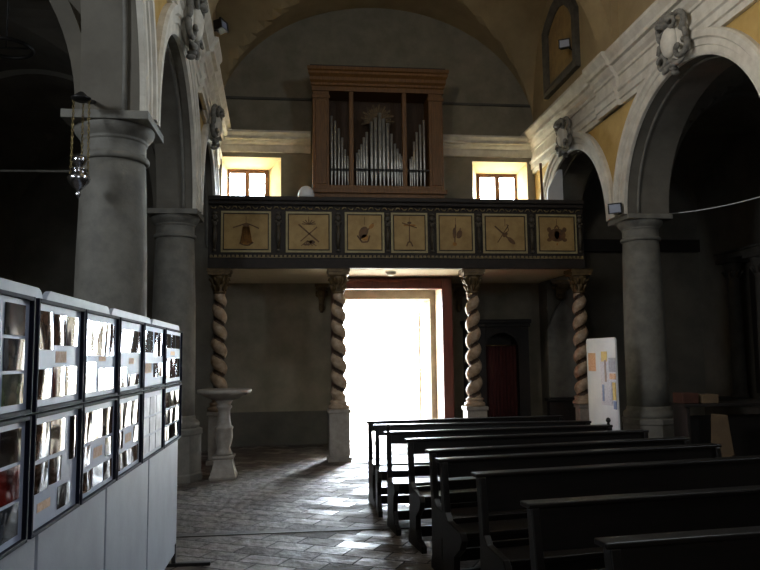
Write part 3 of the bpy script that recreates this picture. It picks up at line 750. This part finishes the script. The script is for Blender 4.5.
CAP = {'a': (.42, .42, .66, .54), 'b': (.10, .08, .36, .22), 'c': (.45, .43, .66, .49), 'd': (.45, .38, .66, .47), 'e': (.12, .22, .40, .38), 'f': (.36, .52, .62, .60), 'g': (.14, .14, .40, .22), 'h': (.36, .38, .62, .50), 'i': None}
def framed_board(y0, y1, z0, z1, lay, label, row, picks, wave):
    t = thing('framed_photo_board', (BX, y0, z0), label, 'framed photos', row)
    w, h = y1-y0, z1-z0; b = .015
    f = MB().box(-.012, .022, 0, b, 0, h).box(-.012, .022, w-b, w, 0, h).box(-.012, .022, b, w-b, 0, b).box(-.012, .022, b, w-b, h-b, h)
    f.build('frame', M['moulding'], t, bevel=.003)
    MB().box(-.012, .006, b, w-b, b, h-b).build('backing', M['mat'], t)
    iw, ih = w-2*b, h-2*b
    for q, (u0, v0, u1, v1) in enumerate(LAY[lay]):
        n = 10; rows = []; ph = random.uniform(0, 6.28); fx = random.uniform(3, 6); am = wave*random.uniform(.3, 1.3); ph2 = random.uniform(0, 6.28)
        for i in range(n+1):
            row_ = []
            for j in range(n+1):
                y = b+iw*(u0+(u1-u0)*i/n); z = b+ih*(v0+(v1-v0)*j/n)
                ed = 4*(i/n)*(1-i/n)
                x = .0085+am*(1+math.sin(fx*(u0+(u1-u0)*i/n)*2+ph+1.0*math.sin(5*(v0+(v1-v0)*j/n)+ph2)))*.5*(.4+.6*ed)
                row_.append((x, y, z))
            rows.append(row_)
        mb = MB().strips(rows, 0, True)
        edge = [rows[i][0] for i in range(n+1)]+[rows[n][j] for j in range(1, n+1)]+[rows[i][n] for i in range(n-1, -1, -1)]+[rows[0][j] for j in range(n-1, 0, -1)]
        mb.strips([[(.0065, p[1], p[2]) for p in edge], edge], 0, False, True)
        mb.build('photograph', PHOTOS[picks[q % len(picks)]], t)
    c = CAP[lay]
    if c: MB().box(.006, .0075, b+iw*c[0], b+iw*c[2], b+ih*c[1], b+ih*c[3]).build('caption', M['caption'], t)
TL = [('b', 'framed photo board, upper row, cut by the left edge, one large dark photo', [2, 0, 2, 4]),
      ('a', 'framed photo board, upper row, second from the left, six photos', [1, 1, 0, 1, 3, 1]),
      ('c', 'framed photo board, upper row, third from the left, two rows of three photos', [2, 1, 1, 1, 3, 0]),
      ('d', 'framed photo board, upper row, fourth from the left, one wide photo on top', [1, 1, 2, 0]),
      ('e', 'framed photo board, upper row, fifth from the left', [2, 0, 0, 1, 0]),
      ('f', 'framed photo board, upper row, at the far right end', [1, 2, 1, 0, 3, 0])]
BL = [('b', 'framed photo board, lower row, cut by the left edge, dark photos', [0, 0, 3, 2]),
      ('g', 'framed photo board, lower row, second from the left, with empty lower left corner', [1, 1, 0, 1, 1, 0]),
      ('h', 'framed photo board, lower row, third from the left, eight photos', [1, 0, 1, 1, 4, 1, 3, 1]),
      ('h', 'framed photo board, lower row, fourth from the left, eight warm photos', [1, 0, 1, 1, 1, 1, 1, 1]),
      ('i', 'framed photo board, lower row, fifth from the left, nine pale photos in a grid', [5]),
      ('i', 'framed photo board, lower row, at the far right end, dark photos', [0, 4, 0, 2, 0, 4, 0, 0, 2])]
for (a, b), (ly, lb, pk) in zip(FY, TL): framed_board(a, b, *TOPZ, ly, lb, 'framed photo boards of the upper row', pk, .006 if a < 4.4 else .010)
for (a, b), (ly, lb, pk) in zip(FY, BL): framed_board(a, b, *BOTZ, ly, lb, 'framed photo boards of the lower row', pk, .006 if a < 4.4 else .010)

# ---------------------------------------------------------------- white notice board on the right
t = thing('notice_board', (4.25, 9.33, 0), 'white notice board with coloured papers before the right stone column', 'notice board')
w = .98; r = .05
pts = [(0, .10), (w, .10)]+[(w-r+r*math.cos(q), 1.83-r+r*math.sin(q)) for q in [PI/2*i/6 for i in range(7)]]+[(r-r*math.sin(q), 1.83-r+r*math.cos(q)) for q in [PI/2*i/6 for i in range(7)]]
MB().prism(pts, lambda p: (0, p[0], p[1]), lambda p: (.025, p[0], p[1])).build('board', M['noticeboard'], t, bevel=.003)
for y in (.06, w-.06):
    MB().box(-.22, .25, y-.022, y+.022, 0, .025).box(-.004, .03, y-.018, y+.018, .025, .16).build('foot', M['iron'], t, bevel=.003)
# (far end = larger y shows at the left)
for q_, (y0, y1, z0, z1, m) in enumerate(((.66, .92, 1.36, 1.62, 3), (.05, .50, .90, 1.55, 1), (.27, .46, 1.50, 1.64, 0), (.02, .22, 1.36, 1.55, 5), (.30, .36, 1.22, 1.52, 4), (.40, .46, .95, 1.18, 2),
                            (.02, .20, 1.26, 1.34, 3), (.03, .12, .98, 1.22, 0), (.14, .22, .92, 1.22, 1), (.02, .10, .86, .97, 2))):
    x = -.002-.001*q_
    MB().box(x, 0, y0, y1, z0, z1).build('pinned_paper', PAPERS[m], t)

# ---------------------------------------------------------------- pews
def end_poly(kind):
    # profile in (y, z): back post with a slight rake, seat bracket and long foot, front towards -y
    if kind == 'tall':
        return [(.04, 0), (.04, .06), (.015, .10), (.015, .46), (.045, .90), (-.005, .90), (-.035, .48), (-.30, .46), (-.33, .40), (-.27, .34), (-.25, .20), (-.29, .09), (-.38, .06), (-.38, 0)]
    return [(.05, 0), (.05, .06), (.02, .11), (.02, .48), (.06, .90), (-.0, .90), (-.045, .55), (-.09, .50), (-.31, .47), (-.34, .42), (-.30, .35), (-.20, .28), (-.19, .16), (-.23, .09), (-.36, .06), (-.36, 0)]
def make_pew(kind, label, knob=False):
    t = thing('pew', (0, 0, 0), label, 'pew', 'dark wooden pews of the nave')
    L = 2.35
    for x in (0, L-.045):
        e = MB().prism(end_poly(kind), lambda p: (x, p[0], p[1]), lambda p: (x+.045, p[0], p[1])).build('end_panel', M['pew'], t, bevel=.006)
    Ry = lambda z: .02+(z-.46)*.085
    rl = MB().box(-.015, L+.015, Ry(.9)-.055, Ry(.9)+.045, .895, .922).build('top_rail', M['pew'], t, bevel=.008)
    zb = {'tall': .80, 'slat': .785, 'wide': .68}[kind]
    MB().prism([(Ry(.9)-.012, .897), (Ry(.9)+.012, .897), (Ry(zb)+.012, zb), (Ry(zb)-.012, zb)], lambda p: (.045, p[0]-.02, p[1]), lambda p: (L-.045, p[0]-.02, p[1])).build('back_board', M['pew'], t, bevel=.004)
    sy = -.30 if kind == 'tall' else -.315
    MB().box(-.0 if kind == 'tall' else .045, L-.045, sy, -.03, .435, .465).box(.045, L-.045, sy+.03, sy+.055, .36, .437).build('seat', M['pew'], t, bevel=.006)
    MB().box(.045, L-.045, -.02, .01, .38, .47 if kind == 'tall' else .50).build('lower_back_rail', M['pew'], t, bevel=.004)
    if kind == 'slat': MB().box(.045, L-.045, .012, .032, .60, .675).build('middle_rail', M['pew'], t, bevel=.004)
    MB().box(.045, L-.045, -.20, -.16, .10, .19).build('stretcher', M['pew'], t, bevel=.004)
    return t
PROTO = {k_: make_pew(k_, '') for k_ in ('tall', 'slat', 'wide')}
ROWS = [((.785, 8.20), 4.0, 'tall', 'dark pew farthest back, nearest to the doorway'),
        ((.815, 7.74), -2.5, 'tall', 'dark pew second from the back, before the doorway'),
        ((.846, 6.97), 4.5, 'tall', 'dark pew third from the back with turned knobs on its ends'),
        ((.96, 6.33), 6.5, 'slat', 'dark pew fourth from the back, level with the notice board'),
        ((1.015, 5.55), 9.5, 'slat', 'dark pew in the middle of the rows, fifth from the back'),
        ((1.0, 5.06), 9.5, 'slat', 'dark pew sixth from the back just behind the broad backed one'),
        ((1.10, 4.40), 9.0, 'wide', 'dark pew third from the front, broad back crossing the right half'),
        ((1.125, 3.48), 7.6, 'wide', 'dark pew second from the front'),
        ((1.185, 2.72), 6.0, 'wide', 'dark pew nearest the camera, cut by the bottom right corner')]
used = {k_: False for k_ in PROTO}
for (x, y), ang, kind, lb in ROWS:
    src = PROTO[kind]
    o = src if not used[kind] else copy_tree(src)
    used[kind] = True
    o.location = (x, y, 0); o.rotation_euler = (0, 0, math.radians(ang)); o['label'] = lb; o.scale = (1, 1, .955)
    if 'knobs' in lb:
        for xx in (.022, 2.33):
            MB().lathe([(.012, .92), (.018, .93), (.010, .94), (.022, .955), (.026, .97), (.018, .99), (.004, 1.0)], (xx, .035, 0), 14).build('knob', M['pew'], o)

# ---------------------------------------------------------------- dim right side: confessional, panel, desk, side altar
t = thing('confessional', (3.06, YB-.02, 0), 'dark wooden confessional with dark red curtain under the loft', 'confessional')
mb = MB().box(.08, .40, -.50, 0, 0, 2.2).box(1.02, 1.22, -.50, 0, 0, 2.2).box(.40, 1.02, -.06, 0, 0, 2.2).box(.40, 1.02, -.50, 0, 0, .12)
arch = [(.40, 1.72)]+[(.71-.31*math.cos(PI*i/16), 1.72+.30*math.sin(PI*i/16)) for i in range(17)]+[(1.02, 2.2), (.40, 2.2)]
mb.prism(arch[1:], lambda p: (p[0], -.50, p[1]), lambda p: (p[0], -.44, p[1]))
mb.build('cabinet', M['darkwood'], t, bevel=.008)
MB().box(.03, 1.27, -.55, 0, 2.2, 2.27).box(.05, 1.25, -.53, 0, 2.13, 2.2).build('cornice', M['darkwood'], t, bevel=.01)
rows = [[(.41+.60*i/60, -.38+.018*math.sin(i*.95)+.006*math.sin(i*2.3), z) for i in range(61)] for z in (.14, .8, 1.4, 1.78)]
cu = MB().strips(rows, 0, True).build('curtain', M['redcloth'], t); cu.modifiers.new('cloth', 'SOLIDIFY').thickness = .006
MB().tube([(.40, -.38, 1.79), (1.02, -.38, 1.79)], .01, 8).build('curtain_rod', M['brass'], t)

t = thing('arched_panel', (4.93, 12.93, 0), 'tall grey panel with pointed top in the dim corner under the loft', 'panel')
MB().prism([(-.34, .82), (.30, .82), (.30, 2.05), (.14, 2.42), (-.02, 2.60), (-.18, 2.42), (-.34, 2.05)], lambda p: (p[0], -.03, p[1]), lambda p: (p[0], .05, p[1])).build('panel_sheet', M['stone'], t, bevel=.01)
MB().box(-.38, .34, -.12, .05, 0, .76).box(-.42, .38, -.15, .06, .76, .82).build('panel_base', M['darkwood'], t, bevel=.01)

t = thing('kneeling_desk', (4.78, 8.75, 0), 'dark wooden desk with open front in the right aisle', 'desk')
MB().box(0, 1.6, -.16, .22, .93, .97).build('desk_top', M['darkwood'], t, bevel=.008)
for x in (.04, 1.52): MB().box(x, x+.045, -.14, .20, 0, .93).build('side_panel', M['darkwood'], t, bevel=.008)
MB().box(.085, 1.52, .15, .18, .20, .80).build('back_panel', M['darkwood'], t)
MB().box(.085, 1.52, -.22, .10, .14, .18).build('kneeler', M['darkwood'], t)
tag(MB().box(4.80, 5.02, 8.66, 8.90, .97, 1.10).build('cloth_box', M['redbook'], bevel=.01), 'red brown box lying on the dark desk', 'box')
tag(MB().box(5.06, 5.28, 8.65, 8.88, .97, 1.08).build('paper_pile', M['card'], bevel=.008), 'tan pile beside the red brown box on the desk', 'paper pile')
mb = MB().prism([(0, 0), (.30, 0), (.24, .48), (.03, .50)], lambda p: (5.0+p[0], 8.42, .35+p[1]), lambda p: (5.02+p[0], 8.46, .36+p[1]))
mb.box(5.06, 5.26, 8.40, 8.48, .0, .36)
tag(mb.build('tan_placard', M['card'], bevel=.004), 'tan placard standing in front of the dark desk', 'placard')

t = thing('side_altar', (7.98, 11.6, 0), 'dim stone side altar with two columns in the right aisle', 'altar')
MB().box(-.55, 0, -.95, 1.05, 0, .72).box(-.60, 0, -1.0, 1.10, .72, .80).build('altar_base', M['altarstone'], t, bevel=.01)
for y in (.45, -.35):
    MB().lathe([(.15, .80), (.15, .86), (.12, .90), (.118, 1.6), (.105, 2.9), (.12, 2.92)], (-.22, y, 0), 24).build('altar_column', M['altarstone'], t)
    c = MB().lathe([(.105, 2.90), (.11, 3.0), (.15, 3.15), (.18, 3.2)], (-.22, y, 0), 20).box(-.42, -.02, y-.2, y+.2, 3.2, 3.26)
    for i in range(8):
        a = 2*PI*i/8; c.tube([(-.22+.11*math.cos(a), y+.11*math.sin(a), 2.95), (-.22+.16*math.cos(a), y+.16*math.sin(a), 3.05), (-.22+.19*math.cos(a), y+.19*math.sin(a), 3.03)], [.02, .03, .012], 6)
    c.build('altar_capital', M['altarstone'], t)
MB().box(-.40, 0, -.55, .65, 3.26, 3.36).box(-.43, 0, -.58, .68, 3.36, 3.40).build('altar_entablature', M['altarstone'], t, bevel=.01)
MB().box(-.06, 0, -.12, .22, .9, 3.1).build('altar_panel', M['darkwood'], t)

# ---------------------------------------------------------------- light
W = bpy.data.worlds.new('daylight'); scn.world = W; W.use_nodes = True
nt = W.node_tree; bg = nt.nodes['Background']; bg.inputs['Color'].default_value = (.80, .91, 1.0, 1)
tc = nt.nodes.new('ShaderNodeTexCoord'); dp = nt.nodes.new('ShaderNodeVectorMath'); dp.operation = 'DOT_PRODUCT'
dp.inputs[1].default_value = Vector((.56, .76, .42)).normalized(); nt.links.new(tc.outputs['Generated'], dp.inputs[0])
mx_ = nt.nodes.new('ShaderNodeMath'); mx_.operation = 'MAXIMUM'; mx_.inputs[1].default_value = 0; nt.links.new(dp.outputs['Value'], mx_.inputs[0])
pw = nt.nodes.new('ShaderNodeMath'); pw.operation = 'POWER'; pw.inputs[1].default_value = 14; nt.links.new(mx_.outputs[0], pw.inputs[0])
ml = nt.nodes.new('ShaderNodeMath'); ml.operation = 'MULTIPLY_ADD'; ml.inputs[1].default_value = 450; ml.inputs[2].default_value = 34
nt.links.new(pw.outputs[0], ml.inputs[0]); nt.links.new(ml.outputs[0], bg.inputs['Strength'])   # bright hazy sky around the sun
def area(name, loc, rot, sx, sy, e, col=(1, 1, 1), portal=False):
    l = bpy.data.lights.new(name, 'AREA'); l.shape = 'RECTANGLE'; l.size = sx; l.size_y = sy; l.energy = e; l.color = col
    if portal: l.cycles.is_portal = True
    o = bpy.data.objects.new(name, l); COL.objects.link(o); o.location = loc; o.rotation_euler = rot
    return o
R90 = PI/2
area('portal_door', (1.71, YB+.62, 1.45), (-R90, 0, 0), 1.82, 2.9, 1, portal=True)
area('portal_window_a', (-.99, YB+.62, 4.86), (-R90, 0, 0), .76, .84, 1, portal=True)
area('portal_window_b', (4.05, YB+.62, 4.86), (-R90, 0, 0), .80, .84, 1, portal=True)
s = bpy.data.lights.new('sun', 'SUN'); s.energy = 50; s.angle = .02; s.color = (1, .93, .82)
so = bpy.data.objects.new('sun', s); COL.objects.link(so)
so.rotation_euler = Vector((-.45, -.62, -1.0)).to_track_quat('-Z', 'Y').to_euler()
# added fill lamps out of view, standing in for high daylight; no windows built
area('clerestory_fill_left', (-.95, 5.3, 7.0), (0, -R90, 0), 1.2, 1.6, 120, (1, .96, .9))
area('clerestory_fill_right', (4.5, 5.5, 7.0), (0, R90, 0), 1.2, 1.6, 160, (.78, .89, 1))
area('apse_fill', (1.6, YF+.1, 4.8), (R90, 0, 0), 1.6, 2.2, 100, (.86, .93, 1))  # unseen fill lamp added before the blank rear wall

area('aisle_fill_left', (-5.0, 2.0, 4.2), (0, -R90, 0), .8, 1.2, 200, (.86, .93, 1))  # fill lamp added to brighten the left aisle; its wall has no window
area('aisle_fill_right', (7.9, 3.0, 4.2), (0, R90, 0), .8, 1.2, 35, (.86, .93, 1))  # weaker fill lamp added for the windowless right aisle
# ---------------------------------------------------------------- camera
cam = bpy.data.cameras.new('camera'); co = bpy.data.objects.new('camera', cam); COL.objects.link(co)
cam.sensor_width = 36; cam.lens = 720/760*36; cam.clip_start = .05
co.matrix_world = Matrix.Translation((0, 0, 1.6)) @ Matrix.Rotation(-.11403, 4, 'Z') @ Matrix.Rotation(PI/2+.09968, 4, 'X') @ Matrix.Rotation(-.012, 4, 'Z')
scn.camera = co
vs = scn.view_settings; vs.view_transform = 'Standard'; vs.look = 'None'; vs.gamma = 1; vs.exposure = 0; vs.use_curve_mapping = False
cy = scn.cycles; cy.use_denoising = True; cy.max_bounces = 10; cy.diffuse_bounces = 7; cy.glossy_bounces = 5; cy.transparent_max_bounces = 8
cy.sample_clamp_indirect = 12; cy.caustics_reflective = False; cy.caustics_refractive = False
